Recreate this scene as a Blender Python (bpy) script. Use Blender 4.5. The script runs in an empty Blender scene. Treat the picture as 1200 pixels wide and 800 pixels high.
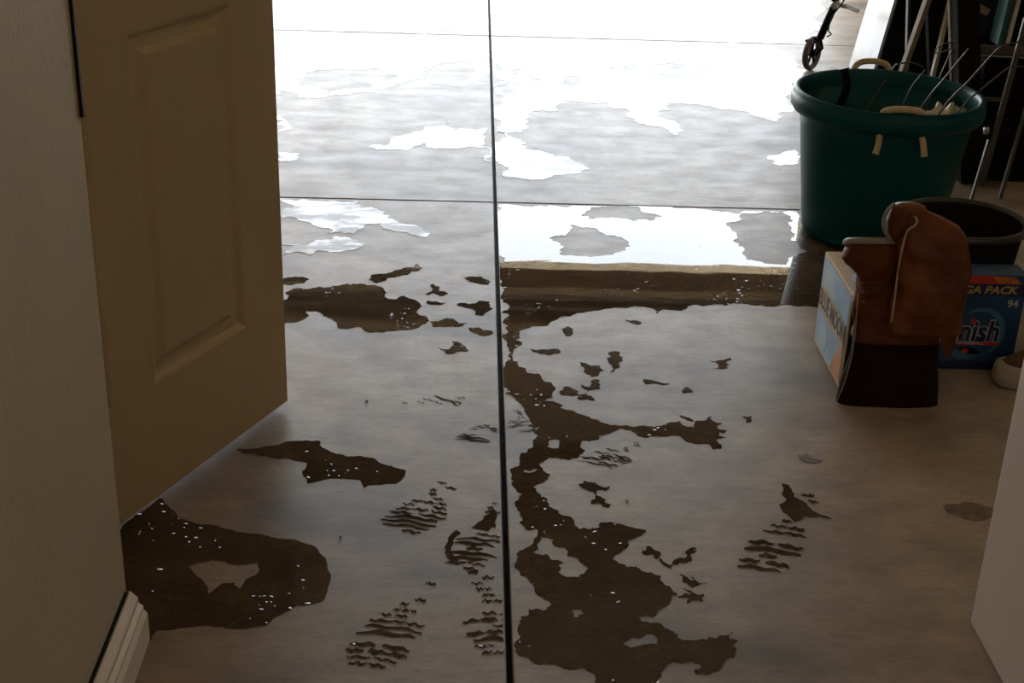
import bpy, bmesh, math, random
from mathutils import Vector, Matrix
from mathutils.geometry import delaunay_2d_cdt

# ------------------------------------------------------------------ camera, sky, lights
sc = bpy.context.scene
C = sc.collection
F_PX, PITCH, YAW, ROLL, CAM_H = 1650.0, math.radians(24.42), math.radians(2.05), math.radians(2.04), 1.42
cp, sp, cy, sy = math.cos(PITCH), math.sin(PITCH), math.cos(YAW), math.sin(YAW)
FWD = Vector((sy * cp, cy * cp, -sp))
_r = Vector((cy, -sy, 0)); _u = _r.cross(FWD)
RIGHT = math.cos(ROLL) * _r + math.sin(ROLL) * _u
UP = -math.sin(ROLL) * _r + math.cos(ROLL) * _u
cam_d = bpy.data.cameras.new('camera')
cam_d.sensor_width = 36.0
cam_d.lens = 36.0 * F_PX / 1200.0
cam_d.clip_start = 0.05
cam = bpy.data.objects.new('camera', cam_d)
cam.matrix_world = Matrix(((RIGHT.x, UP.x, -FWD.x, 0), (RIGHT.y, UP.y, -FWD.y, 0), (RIGHT.z, UP.z, -FWD.z, CAM_H), (0, 0, 0, 1)))
C.objects.link(cam)
sc.camera = cam

sc.view_settings.view_transform = 'Standard'
sc.view_settings.look = 'None'
sc.view_settings.gamma = 1.0
sc.view_settings.use_curve_mapping = False
sc.view_settings.exposure = 1.24

SKY_STRENGTH = 3.5
world = bpy.data.worlds.new('overcast_sky')
sc.world = world
world.use_nodes = True
wn, wl = world.node_tree.nodes, world.node_tree.links
wn.clear()
w_out = wn.new('ShaderNodeOutputWorld'); w_bg = wn.new('ShaderNodeBackground')
w_tc = wn.new('ShaderNodeTexCoord'); w_no = wn.new('ShaderNodeTexNoise'); w_rp = wn.new('ShaderNodeValToRGB')
w_no.inputs['Scale'].default_value = 2.2; w_no.inputs['Detail'].default_value = 4
w_rp.color_ramp.elements[0].position = 0.38; w_rp.color_ramp.elements[0].color = (0.80, 0.90, 1.0, 1)
w_rp.color_ramp.elements[1].position = 0.62; w_rp.color_ramp.elements[1].color = (0.97, 0.98, 1.0, 1)
wl.new(w_tc.outputs['Generated'], w_no.inputs['Vector']); wl.new(w_no.outputs['Fac'], w_rp.inputs['Fac'])
wl.new(w_rp.outputs['Color'], w_bg.inputs['Color']); w_bg.inputs['Strength'].default_value = SKY_STRENGTH
wl.new(w_bg.outputs[0], w_out.inputs[0])

GX0, GX1, GY0, GY1, CEIL = -3.2, 2.75, 1.86, 9.1, 2.75     # garage: side walls, back wall, door line, ceiling
OPX0, OPX1, OPZ = -2.6, 2.3, 2.16                            # garage door opening

def area(name, loc, rot, sx, sy_, energy, col, portal=False):
    l = bpy.data.lights.new(name, 'AREA'); l.shape = 'RECTANGLE'; l.size = sx; l.size_y = sy_
    l.energy = energy; l.color = col
    o = bpy.data.objects.new(name, l); o.location = loc; o.rotation_euler = rot; C.objects.link(o)
    if portal: l.cycles.is_portal = True
    return o
# sky portal in the garage door opening (guides sky sampling, gives off no light of its own)
area('sky_portal', ((OPX0 + OPX1) / 2, GY1 + 0.05, OPZ / 2), (math.radians(-90), 0, 0), OPX1 - OPX0, OPZ, 1.0, (1, 1, 1), True)

# sun from behind the house: it falls on the driveway only and bounces in under the ceiling
sun_d = bpy.data.lights.new('sun', 'SUN'); sun_d.energy = 40.0; sun_d.angle = math.radians(2.0); sun_d.color = (1.0, 0.93, 0.82)
sun = bpy.data.objects.new('sun', sun_d); sun.rotation_euler = (math.radians(42), 0, math.radians(14)); C.objects.link(sun)

# ------------------------------------------------------------------ helpers
rnd = random.Random(7)

def ray(px, py):
    return FWD + RIGHT * ((px - 600) / F_PX) - UP * ((py - 400) / F_PX)
def fl(px, py, z=0.0):
    d = ray(px, py); t = (z - CAM_H) / d.z
    return Vector((0, 0, CAM_H)) + d * t
def at(px, py, y):
    d = ray(px, py)
    return Vector((0, 0, CAM_H)) + d * (y / d.y)

def tag(o, label=None, cat=None, group=None, kind=None):
    if label: o['label'] = label
    if cat: o['category'] = cat
    if group: o['group'] = group
    if kind: o['kind'] = kind
    return o
def empty(name, loc=(0, 0, 0), rz=0.0):
    o = bpy.data.objects.new(name, None); o.location = loc; o.rotation_euler = (0, 0, rz)
    o.empty_display_size = 0.05
    C.objects.link(o); return o
def link(name, me, mat, parent=None, smooth=False):
    o = bpy.data.objects.new(name, me); C.objects.link(o)
    if mat: me.materials.append(mat)
    if parent: o.parent = parent
    if smooth:
        for p in me.polygons: p.use_smooth = True
    return o
def from_bm(name, bm, mat, parent=None, smooth=False):
    bmesh.ops.recalc_face_normals(bm, faces=bm.faces[:])
    me = bpy.data.meshes.new(name); bm.to_mesh(me); bm.free()
    return link(name, me, mat, parent, smooth)

def add_box(bm, x0, x1, y0, y1, z0, z1, bev=0.0, seg=2, M=None):
    r = bmesh.ops.create_cube(bm, size=1.0)
    vs = r['verts']
    for v in vs:
        v.co = Vector(((x0 + x1) / 2 + v.co.x * (x1 - x0), (y0 + y1) / 2 + v.co.y * (y1 - y0), (z0 + z1) / 2 + v.co.z * (z1 - z0)))
    if bev > 0:
        es = list({e for v in vs for e in v.link_edges})
        rb = bmesh.ops.bevel(bm, geom=es, offset=bev, segments=seg, affect='EDGES', profile=0.5)
        vs = list({v for f in rb['faces'] for v in f.verts} | {v for v in vs if v.is_valid})
    if M is not None:
        for v in vs: v.co = M @ v.co
    return vs
def box(name, x0, x1, y0, y1, z0, z1, mat, parent=None, bev=0.0, seg=2, M=None):
    bm = bmesh.new(); add_box(bm, x0, x1, y0, y1, z0, z1, bev, seg, M)
    return from_bm(name, bm, mat, parent)

def add_tube(bm, pts, r, n=10, cap=True):
    pts = [Vector(p) for p in pts]
    rs = r if isinstance(r, (list, tuple)) else [r] * len(pts)
    rings = []
    ref = None
    for i, p in enumerate(pts):
        if i == 0: t = pts[1] - p
        elif i == len(pts) - 1: t = p - pts[i - 1]
        else: t = (pts[i + 1] - p).normalized() + (p - pts[i - 1]).normalized()
        t.normalize()
        if ref is None:
            ref = Vector((0, 0, 1)) if abs(t.z) < 0.9 else Vector((1, 0, 0))
        a = (ref - t * ref.dot(t)).normalized(); b = t.cross(a); ref = a
        rings.append([bm.verts.new(p + (a * math.cos(2 * math.pi * k / n) + b * math.sin(2 * math.pi * k / n)) * rs[i]) for k in range(n)])
    for i in range(len(rings) - 1):
        for k in range(n):
            bm.faces.new((rings[i][k], rings[i][(k + 1) % n], rings[i + 1][(k + 1) % n], rings[i + 1][k]))
    if cap:
        bm.faces.new(rings[0][::-1]); bm.faces.new(rings[-1])
def tube(name, pts, r, mat, parent=None, n=10):
    bm = bmesh.new(); add_tube(bm, pts, r, n)
    return from_bm(name, bm, mat, parent, True)
def arc_pts(fn, n): return [fn(i / (n - 1)) for i in range(n)]
def smooth_path(ctrl, n=8):
    P = [Vector(c) for c in ctrl]; P = [2 * P[0] - P[1]] + P + [2 * P[-1] - P[-2]]
    out = []
    for i in range(1, len(P) - 2):
        for k in range(n):
            t = k / n; a, b, c, d = P[i - 1], P[i], P[i + 1], P[i + 2]
            out.append(0.5 * ((2 * b) + (c - a) * t + (2 * a - 5 * b + 4 * c - d) * t * t + (-a + 3 * b - 3 * c + d) * t ** 3))
    out.append(P[-2]); return out

def lathe(name, prof, n, mat, parent=None, centre=(0, 0, 0), smooth=True, cap=True):
    bm = bmesh.new(); rings = []
    for (r, z) in prof:
        rings.append([bm.verts.new((centre[0] + r * math.cos(2 * math.pi * k / n), centre[1] + r * math.sin(2 * math.pi * k / n), centre[2] + z)) for k in range(n)])
    for i in range(len(rings) - 1):
        for k in range(n):
            bm.faces.new((rings[i][k], rings[i][(k + 1) % n], rings[i + 1][(k + 1) % n], rings[i + 1][k]))
    if cap and prof[0][0] > 1e-4: bm.faces.new(rings[0][::-1])
    if cap and prof[-1][0] > 1e-4: bm.faces.new(rings[-1])
    return from_bm(name, bm, mat, parent, smooth)

# ------------------------------------------------------------------ materials
def mat_new(name):
    m = bpy.data.materials.new(name); m.use_nodes = True
    nt = m.node_tree; b = nt.nodes['Principled BSDF']
    return m, nt, b
def noise(nt, scale, detail=4, rough=0.55, stretch=None, coord='Position'):
    n = nt.nodes.new('ShaderNodeTexNoise'); n.inputs['Scale'].default_value = scale
    n.inputs['Detail'].default_value = detail; n.inputs['Roughness'].default_value = rough
    if coord == 'Position':
        src = nt.nodes.new('ShaderNodeNewGeometry').outputs['Position']
    else:
        src = nt.nodes.new('ShaderNodeTexCoord').outputs['Object']
    if stretch:
        mp = nt.nodes.new('ShaderNodeMapping'); mp.inputs['Scale'].default_value = stretch
        nt.links.new(src, mp.inputs['Vector']); src = mp.outputs['Vector']
    nt.links.new(src, n.inputs['Vector'])
    return n
def ramp(nt, src, stops):
    r = nt.nodes.new('ShaderNodeValToRGB'); el = r.color_ramp.elements
    while len(el) < len(stops): el.new(0.5)
    for e, (p, c) in zip(el, stops):
        e.position = p; e.color = (c[0], c[1], c[2], 1) if isinstance(c, (tuple, list)) else (c, c, c, 1)
    nt.links.new(src, r.inputs['Fac']); return r.outputs['Color']
def mix(nt, a, b, fac, mode='MIX'):
    m = nt.nodes.new('ShaderNodeMix'); m.data_type = 'RGBA'; m.blend_type = mode
    for sock, v in ((m.inputs['A'] if False else m.inputs[6], a), (m.inputs[7], b), (m.inputs[0], fac)):
        if hasattr(v, 'node'): nt.links.new(v, sock)
        elif isinstance(v, (tuple, list)): sock.default_value = (v[0], v[1], v[2], 1)
        else: sock.default_value = v
    return m.outputs[2]
def bump(nt, b, src, strength, dist):
    n = nt.nodes.new('ShaderNodeBump'); n.inputs['Strength'].default_value = strength; n.inputs['Distance'].default_value = dist
    nt.links.new(src, n.inputs['Height']); nt.links.new(n.outputs['Normal'], b.inputs['Normal']); return n

def plain(name, col, rough=0.6, var=0.12, scale=9.0, metal=0.0, bstr=0.0, bscale=120.0, bdist=0.002, ior=1.5):
    m, nt, b = mat_new(name)
    n = noise(nt, scale, 4)
    c = ramp(nt, n.outputs['Fac'], [(0.3, tuple(x * (1 - var) for x in col)), (0.7, tuple(min(1, x * (1 + var)) for x in col))])
    nt.links.new(c, b.inputs['Base Color'])
    b.inputs['Roughness'].default_value = rough; b.inputs['Metallic'].default_value = metal; b.inputs['IOR'].default_value = ior
    if bstr > 0:
        bn = noise(nt, bscale, 3); bump(nt, b, bn.outputs['Fac'], bstr, bdist)
    return m

def concrete():
    m, nt, b = mat_new('dry_concrete')
    big = noise(nt, 1.3, 5, 0.6); mid = noise(nt, 7, 6, 0.65, (1, 1.6, 1)); fine = noise(nt, 55, 5, 0.7, (1, 3.0, 1)); tro = noise(nt, 26, 4, 0.7, (0.5, 2.4, 1))
    c1 = ramp(nt, big.outputs['Fac'], [(0.32, (0.27, 0.205, 0.135)), (0.52, (0.40, 0.32, 0.228)), (0.72, (0.50, 0.42, 0.32))])
    c2 = ramp(nt, mid.outputs['Fac'], [(0.3, 0.72), (0.6, 1.0)])
    c3 = ramp(nt, fine.outputs['Fac'], [(0.28, 0.80), (0.6, 1.0)])
    c4 = ramp(nt, tro.outputs['Fac'], [(0.33, 0.82), (0.5, 1.0)])
    c = mix(nt, c1, c2, 1.0, 'MULTIPLY'); c = mix(nt, c, c3, 1.0, 'MULTIPLY'); c = mix(nt, c, c4, 1.0, 'MULTIPLY')
    # dark grease stains with outlines of their own
    st = noise(nt, 2.1, 3, 0.5, (1, 1.4, 1)); stm = ramp(nt, st.outputs['Fac'], [(0.53, 0.0), (0.66, 0.6)])
    c = mix(nt, c, (0.10, 0.08, 0.06), stm)
    nt.links.new(c, b.inputs['Base Color'])
    r = ramp(nt, mid.outputs['Fac'], [(0.3, 0.50), (0.7, 0.38)])
    nt.links.new(r, b.inputs['Roughness'])
    b.inputs['IOR'].default_value = 1.48
    bump(nt, b, mix(nt, fine.outputs['Fac'], tro.outputs['Fac'], 0.5), 0.25, 0.002)
    return m
def wet(name, col, rough=0.012, speck=0.6, ripple=0.022, grain=0.42):
    m, nt, b = mat_new(name)
    mid = noise(nt, 6, 6, 0.65, (1, 1.6, 1)); fine = noise(nt, 60, 5, 0.7, (1, 2.0, 1))
    c1 = ramp(nt, mid.outputs['Fac'], [(0.3, tuple(x * 0.72 for x in col)), (0.7, tuple(x * 1.25 for x in col))])
    c2 = ramp(nt, fine.outputs['Fac'], [(0.3, 1 - grain), (0.62, 1.0)])
    nt.links.new(mix(nt, c1, c2, 1.0, 'MULTIPLY'), b.inputs['Base Color'])
    b.inputs['Roughness'].default_value = rough; b.inputs['IOR'].default_value = 1.33
    sp_ = noise(nt, 95, 2, 0.5, (0.7, 1.2, 1)); patch = noise(nt, 5, 3, 0.6)
    spm = ramp(nt, sp_.outputs['Fac'], [(0.685, 0.0), (0.74, 1.0)])
    pm = ramp(nt, patch.outputs['Fac'], [(0.55, 0.0), (0.61, 1.0)])
    spk = mix(nt, spm, pm, 1.0, 'MULTIPLY')
    b1 = nt.nodes.new('ShaderNodeBump'); b1.inputs['Strength'].default_value = speck; b1.inputs['Distance'].default_value = 0.004
    nt.links.new(spk, b1.inputs['Height'])
    b2 = nt.nodes.new('ShaderNodeBump'); b2.inputs['Strength'].default_value = ripple; b2.inputs['Distance'].default_value = 0.004
    rp = noise(nt, 9, 2, 0.4, (0.6, 1.5, 1)); nt.links.new(rp.outputs['Fac'], b2.inputs['Height'])
    nt.links.new(b2.outputs['Normal'], b1.inputs['Normal']); nt.links.new(b1.outputs['Normal'], b.inputs['Normal'])
    return m

M = {}
M['concrete'] = concrete()
M['wet'] = wet('standing_water_on_concrete', (0.098, 0.068, 0.042))
M['gritty'] = wet('gritty_shallow_water', (0.10, 0.072, 0.043), rough=0.035, speck=1.0, ripple=0.04, grain=0.45)
def film_mat():
    m = wet('thin_water_film', (0.16, 0.132, 0.10), rough=0.05, speck=0.25, ripple=0.05)
    nt = m.node_tree; b = nt.nodes['Principled BSDF']
    cov = noise(nt, 7, 6, 0.68, (0.7, 1.7, 1)); k = ramp(nt, cov.outputs['Fac'], [(0.47, 0.04), (0.56, 0.30)])
    nt.links.new(k, b.inputs['Roughness']); return m
M['film'] = film_mat()
M['print'] = wet('wet_tread_marks', (0.075, 0.052, 0.033), rough=0.10, speck=0.9, ripple=0.1)
M['joint'] = wet('wet_joint_filler', (0.008, 0.007, 0.006), rough=0.5, speck=1.0, ripple=0.5)
M['joint'].node_tree.nodes['Principled BSDF'].inputs['Specular IOR Level'].default_value = 0.1
M['drive'] = plain('driveway_concrete', (0.50, 0.47, 0.42), 0.7, 0.1, 3.0)
M['wall'] = plain('beige_wall_paint', (0.46, 0.385, 0.255), 0.75, 0.03, 5.0, bstr=0.35, bscale=70.0, bdist=0.003)
M['garage_wall'] = plain('garage_drywall', (0.52, 0.44, 0.32), 0.85, 0.05, 3.0)
M['ceiling'] = plain('ceiling_drywall', (0.58, 0.48, 0.345), 0.9, 0.05, 2.0)
M['door'] = plain('door_paint', (0.52, 0.42, 0.27), 0.42, 0.03, 4.0)
M['trim'] = plain('baseboard_paint', (0.70, 0.62, 0.49), 0.4, 0.04, 20.0)
M['rubber'] = plain('dark_rubber', (0.018, 0.013, 0.010), 0.6)
M['bronze'] = plain('dark_bronze', (0.05, 0.035, 0.025), 0.4, 0.2, 40, 0.8)
M['section'] = plain('garage_door_steel', (0.14, 0.10, 0.058), 0.9, 0.05, 2.0)
M['steel'] = plain('galvanised_steel', (0.45, 0.44, 0.42), 0.35, 0.1, 30, 1.0)
M['white_metal'] = plain('white_enamel', (0.74, 0.66, 0.57), 0.35, 0.02, 6.0)
M['green'] = plain('green_plastic', (0.0012, 0.062, 0.072), 0.38, 0.08, 6.0, bstr=0.08, bscale=40)
M['rope'] = plain('cream_rope', (0.55, 0.44, 0.27), 0.85, 0.25, 200, bstr=0.8, bscale=250)
M['black'] = plain('black_plastic', (0.006, 0.0055, 0.005), 0.45, 0.2, 20)
M['black_matte'] = plain('black_board', (0.010, 0.009, 0.008), 0.8, 0.2, 10)
M['bucket_rim'] = plain('lighter_black_plastic', (0.03, 0.027, 0.022), 0.35, 0.3, 60)  # rim a little lighter than the bucket body
M['wire'] = plain('rusty_wire', (0.10, 0.08, 0.065), 0.45, 0.3, 60, 0.5)
M['wood'] = plain('raw_pine', (0.22, 0.16, 0.10), 0.65, 0.2, 30)
M['whitewood'] = plain('white_painted_wood', (0.42, 0.38, 0.33), 0.55, 0.08, 20)
M['tyre'] = plain('brown_grey_rubber', (0.10, 0.065, 0.055), 0.7, 0.15, 40)
M['leather'] = plain('brown_leather', (0.13, 0.038, 0.010), 0.5, 0.5, 11.0, bstr=0.4, bscale=70, bdist=0.004)
M['leather_dark'] = plain('dark_brown_leather', (0.020, 0.007, 0.004), 0.6, 0.3, 14.0, bstr=0.25, bscale=160)
M['sole'] = plain('grey_rubber_sole', (0.25, 0.22, 0.18), 0.6, 0.15, 40)
M['stitch'] = plain('light_welt', (0.42, 0.30, 0.20), 0.6, 0.1, 90)
M['card_side'] = plain('cream_card', (0.60, 0.50, 0.33), 0.6, 0.08, 20)
M['beer_blue'] = plain('light_blue_print', (0.36, 0.55, 0.78), 0.4, 0.25, 9.0)
M['beer_navy'] = plain('navy_print', (0.012, 0.015, 0.035), 0.4, 0.2, 8)
M['beer_moon'] = plain('pale_moon_print', (0.55, 0.70, 0.85), 0.4, 0.15, 12)
M['beer_orange'] = plain('orange_print', (0.62, 0.28, 0.10), 0.4, 0.2, 12)
M['print_white'] = plain('white_print', (0.5, 0.5, 0.5), 0.45, 0.03)
M['print_navy'] = plain('dark_blue_print', (0.008, 0.014, 0.06), 0.4, 0.1)
M['print_red'] = plain('red_print', (0.55, 0.03, 0.02), 0.4, 0.1)
M['print_yellow'] = plain('yellow_print', (0.50, 0.34, 0.08), 0.4, 0.05)
M['print_orange'] = plain('orange_red_print', (0.50, 0.13, 0.02), 0.4, 0.3, 40)
M['soap_blue'] = plain('mid_blue_print', (0.008, 0.055, 0.14), 0.4, 0.35, 12)
M['soap_pale'] = plain('pale_blue_print', (0.045, 0.15, 0.25), 0.4, 0.2, 20)
M['shoe_white'] = plain('white_shoe_rubber', (0.48, 0.41, 0.31), 0.5, 0.06, 20)
M['shoe_brown'] = plain('brown_suede', (0.16, 0.085, 0.04), 0.85, 0.2, 60, bstr=0.4, bscale=300)
M['navy_cloth'] = plain('navy_fabric', (0.010, 0.012, 0.035), 0.8, 0.2, 20)
M['rag'] = plain('crumpled_plastic', (0.62, 0.58, 0.42), 0.3, 0.25, 25)
M['grey_tube'] = plain('grey_painted_tube', (0.11, 0.10, 0.09), 0.4, 0.1, 30, 0.3)
M['paper'] = plain('paper_white', (0.66, 0.62, 0.55), 0.7, 0.08, 40)
M['teal'] = plain('teal_card', (0.02, 0.12, 0.12), 0.6, 0.1, 20)
M['red_card'] = plain('red_brown_card', (0.20, 0.06, 0.03), 0.6, 0.2, 20)
def fill_lamp_mat():
    m, nt, b = mat_new('fill_lamp_glow')
    b.inputs['Base Color'].default_value = (0.9, 0.85, 0.75, 1)
    b.inputs['Emission Color'].default_value = (1.0, 0.74, 0.45, 1); b.inputs['Emission Strength'].default_value = 13.0
    return m
M['lamp'] = fill_lamp_mat()  # warm glow of the added fill lamp
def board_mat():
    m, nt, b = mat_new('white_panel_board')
    n = noise(nt, 3, 3); c = ramp(nt, n.outputs['Fac'], [(0.3, (0.52, 0.50, 0.46)), (0.6, (0.68, 0.68, 0.67))])  # grey patches in the colour imitate blurred reflection and shade
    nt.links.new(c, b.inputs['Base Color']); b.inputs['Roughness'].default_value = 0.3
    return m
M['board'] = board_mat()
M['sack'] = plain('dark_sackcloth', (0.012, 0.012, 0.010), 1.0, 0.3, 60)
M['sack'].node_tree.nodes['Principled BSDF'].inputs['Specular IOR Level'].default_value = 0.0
for k_ in ('black', 'black_matte', 'rubber', 'leather_dark', 'green', 'leather', 'section'):
    M[k_].node_tree.nodes['Principled BSDF'].inputs['Specular IOR Level'].default_value = 0.18 if k_ in ('green', 'leather') else 0.06

# ------------------------------------------------------------------ setting
floor = tag(empty('floor'), kind='structure')
JX0, JX1 = 0.0762, 0.0868
for (x0, x1) in ((GX0, JX0), (JX1, GX1)):
    for (y0, y1) in ((-2.6, 1.776), (1.784, 4.166), (4.174, 6.556), (6.564, GY1)):
        box('slab', x0, x1, y0, y1, -0.10, 0.0, M['concrete'], floor, bev=0.002, seg=1)
box('joint_filler', JX0 - 0.002, JX1 + 0.002, -2.6, GY1, -0.09, -0.045, M['joint'], floor)
for y in (1.78, 4.17, 6.56):
    box('joint_filler', GX0, JX0 - 0.003, y - 0.006, y + 0.006, -0.09, -0.006, M['joint'], floor)
    box('joint_filler', JX1 + 0.003, GX1, y - 0.006, y + 0.006, -0.09, -0.006, M['joint'], floor)
tag(box('driveway', -14, 14, GY1 + 0.004, 40, -0.12, -0.012, M['drive']), kind='structure')

tag(box('ceiling', GX0 - 0.12, GX1 + 0.12, -2.75, GY1 + 0.2, CEIL, CEIL + 0.1, M['ceiling']), kind='structure')
tag(box('wall_garage_left', GX0 - 0.12, GX0, 1.60, GY1 + 0.15, -0.1, CEIL, M['garage_wall']), kind='structure')
tag(box('wall_garage_right', GX1, GX1 + 0.12, 1.60, GY1 + 0.15, -0.1, CEIL, M['garage_wall']), kind='structure')
# front wall of the garage: two piers and the header over the opening
fw = tag(empty('wall_front'), kind='structure')
box('pier', GX0, OPX0, GY1, GY1 + 0.15, -0.1, CEIL, M['garage_wall'], fw)
box('pier', OPX1, GX1, GY1, GY1 + 0.15, -0.1, CEIL, M['garage_wall'], fw)
box('header', OPX0, OPX1, GY1, GY1 + 0.15, OPZ, CEIL, M['garage_wall'], fw)
# back wall beside the doorway
tag(box('wall_back_left', GX0, -0.90, 1.70, 1.82, -0.1, CEIL, M['garage_wall']), kind='structure')
tag(box('wall_back_right', 1.62, GX1, 1.70, 1.82, -0.1, CEIL, M['garage_wall']), kind='structure')
fr = tag(empty('door_frame'), kind='structure')
box('jamb', -0.90, -0.745, 1.70, 1.835, 0, CEIL, M['trim'], fr)
# passage the camera stands in
WY = 1.918
wl_o = tag(box('wall_left', -0.742, -0.540, -2.6, WY, 0.0, CEIL, M['wall'], bev=0.004, seg=2), kind='structure')
tag(box('wall_right', 1.62, 1.74, -2.6, 1.70, -0.1, CEIL, M['wall']), kind='structure')
tag(box('wall_behind', -0.75, 1.74, -2.72, -2.6, -0.1, CEIL, M['wall']), kind='structure')
# dark strip on the corner of the left wall
zs = at(84, 136, WY).z
bm = bmesh.new(); add_box(bm, -0.5400, -0.5352, WY - 0.006, WY + 0.002, zs, 1.95)
from_bm('edge_strip', bm, M['rubber'], wl_o)

# baseboard on the left wall, an extruded moulding profile with a cut end
bb = tag(empty('baseboard_left', (-0.540, 0, 0)), kind='structure')
prof = [(0, 0), (0.018, 0), (0.018, 0.052), (0.0145, 0.060), (0.0145, 0.066), (0.0105, 0.072), (0.0105, 0.082), (0.004, 0.094), (0, 0.094)]
prof = [(a * 1.75, b) for a, b in prof]
bm = bmesh.new()
r0 = [bm.verts.new((a, WY - 0.004, b)) for a, b in prof]; r1 = [bm.verts.new((a, -2.6, b)) for a, b in prof]
for i in range(len(prof)):
    j = (i + 1) % len(prof); bm.faces.new((r0[i], r0[j], r1[j], r1[i]))
bm.faces.new(r0); bm.faces.new(r1[::-1])
from_bm('moulding', bm, M['trim'], bb)
box('caulk_gap', 0.0, 0.005, -2.6, WY - 0.012, 0.0945, 0.099, M['rubber'], bb)

# panelled door, opened out into the garage
door = tag(empty('door_1', (-0.388, 2.762, 0.012), math.atan2(-0.9046, -0.4263)), kind='structure')
DW, DH, DT = 1.0, 2.16, 0.04
xc = [0, 0.141, 0.442, 0.561, 0.862, DW]; zc = [0, 0.231, 0.885, 1.04, 1.64, 1.76, 2.02, DH]
cells = [(xc[i], xc[i + 1], zc[j], zc[j + 1]) for i in (1, 3) for j in (1, 3, 5)]
def dbox(name, x0, x1, z0, z1, bev=0.0):
    return box(name, x0, x1, -DT, 0, z0, z1, M['door'], door, bev)
for i in (0, 4): dbox('stile', xc[i], xc[i + 1], 0, DH)
for j in (0, 2, 4, 6): dbox('rail', xc[1], xc[4], zc[j], zc[j + 1])
for j in (1, 3, 5): dbox('mullion', xc[2], xc[3], zc[j], zc[j + 1])
for (x0, x1, z0, z1) in cells:
    bm = bmesh.new()
    for side in (0, 1):
        rings = []
        for inset, dep in ((0, 0.0), (0.005, 0.002), (0.014, 0.010), (0.022, 0.0115), (0.034, 0.0105), (0.046, 0.0035), (0.052, 0.003)):
            y = -dep if side == 0 else -DT + dep
            rings.append([bm.verts.new(p) for p in ((x0 + inset, y, z0 + inset), (x1 - inset, y, z0 + inset), (x1 - inset, y, z1 - inset), (x0 + inset, y, z1 - inset))])
        for a, b in zip(rings, rings[1:]):
            for k in range(4): bm.faces.new((a[k], a[(k + 1) % 4], b[(k + 1) % 4], b[k]))
        bm.faces.new(rings[-1])
    from_bm('panel', bm, M['door'], door)
for z in (0.22, 1.05, 1.9):
    h = tube('hinge', [(DW + 0.006, 0.004, z - 0.05), (DW + 0.006, 0.004, z + 0.05)], 0.007, M['bronze'], door)
lev = tube('handle', [(0.07, -DT - 0.0, 1.0), (0.07, -DT - 0.05, 1.0)], 0.010, M['bronze'], door)

# raised sectional garage door hanging under the ceiling
gd = tag(empty('garage_door', ((OPX0 + OPX1) / 2, 7.9, OPZ + 0.09)), 'raised sectional garage door hanging level under the ceiling', 'garage door')
HW = (OPX1 - OPX0) / 2 - 0.03
for k in range(4):
    y1_ = GY1 - 0.12 - k * 0.56 - 7.9; y0_ = y1_ - 0.53
    s = box('section', -HW, HW, y0_, y1_, 0.0, 0.045, M['section'], gd, bev=0.006)
    if k == 0:
        box('strut', -HW, HW, y0_ + 0.20, y0_ + 0.30, -0.045, -0.001, M['black_matte'], s)
        box('strut', -HW, HW, y0_ + 0.02, y0_ + 0.09, -0.050, -0.001, M['black_matte'], s)
    for xx in (-1.6, 0.0, 1.6):
        box('stile', xx - 0.04, xx + 0.04, y0_ + 0.095, y0_ + 0.19, -0.008, -0.001, M['section'], s)
for s_ in (-1, 1):
    box('track', s_ * (HW + 0.015) - 0.01, s_ * (HW + 0.015) + 0.01, -2.3, 1.15, -0.01, 0.06, M['steel'], gd)

# added warm fill lamp, unseen on the passage ceiling behind the camera
lp = tag(empty('added_fill_lamp', (0.45, -0.9, CEIL)), 'round frosted fill lamp added out of view behind the camera', 'lamp')
lathe('mount', [(0.06, -0.02), (0.16, -0.02), (0.16, 0.0), (0.06, 0.0)], 28, M['bronze'], lp, cap=False)
lathe('glow_bowl', [(0.001, -0.11), (0.06, -0.105), (0.11, -0.085), (0.145, -0.05), (0.155, -0.021)], 28, M['lamp'], lp)

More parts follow.
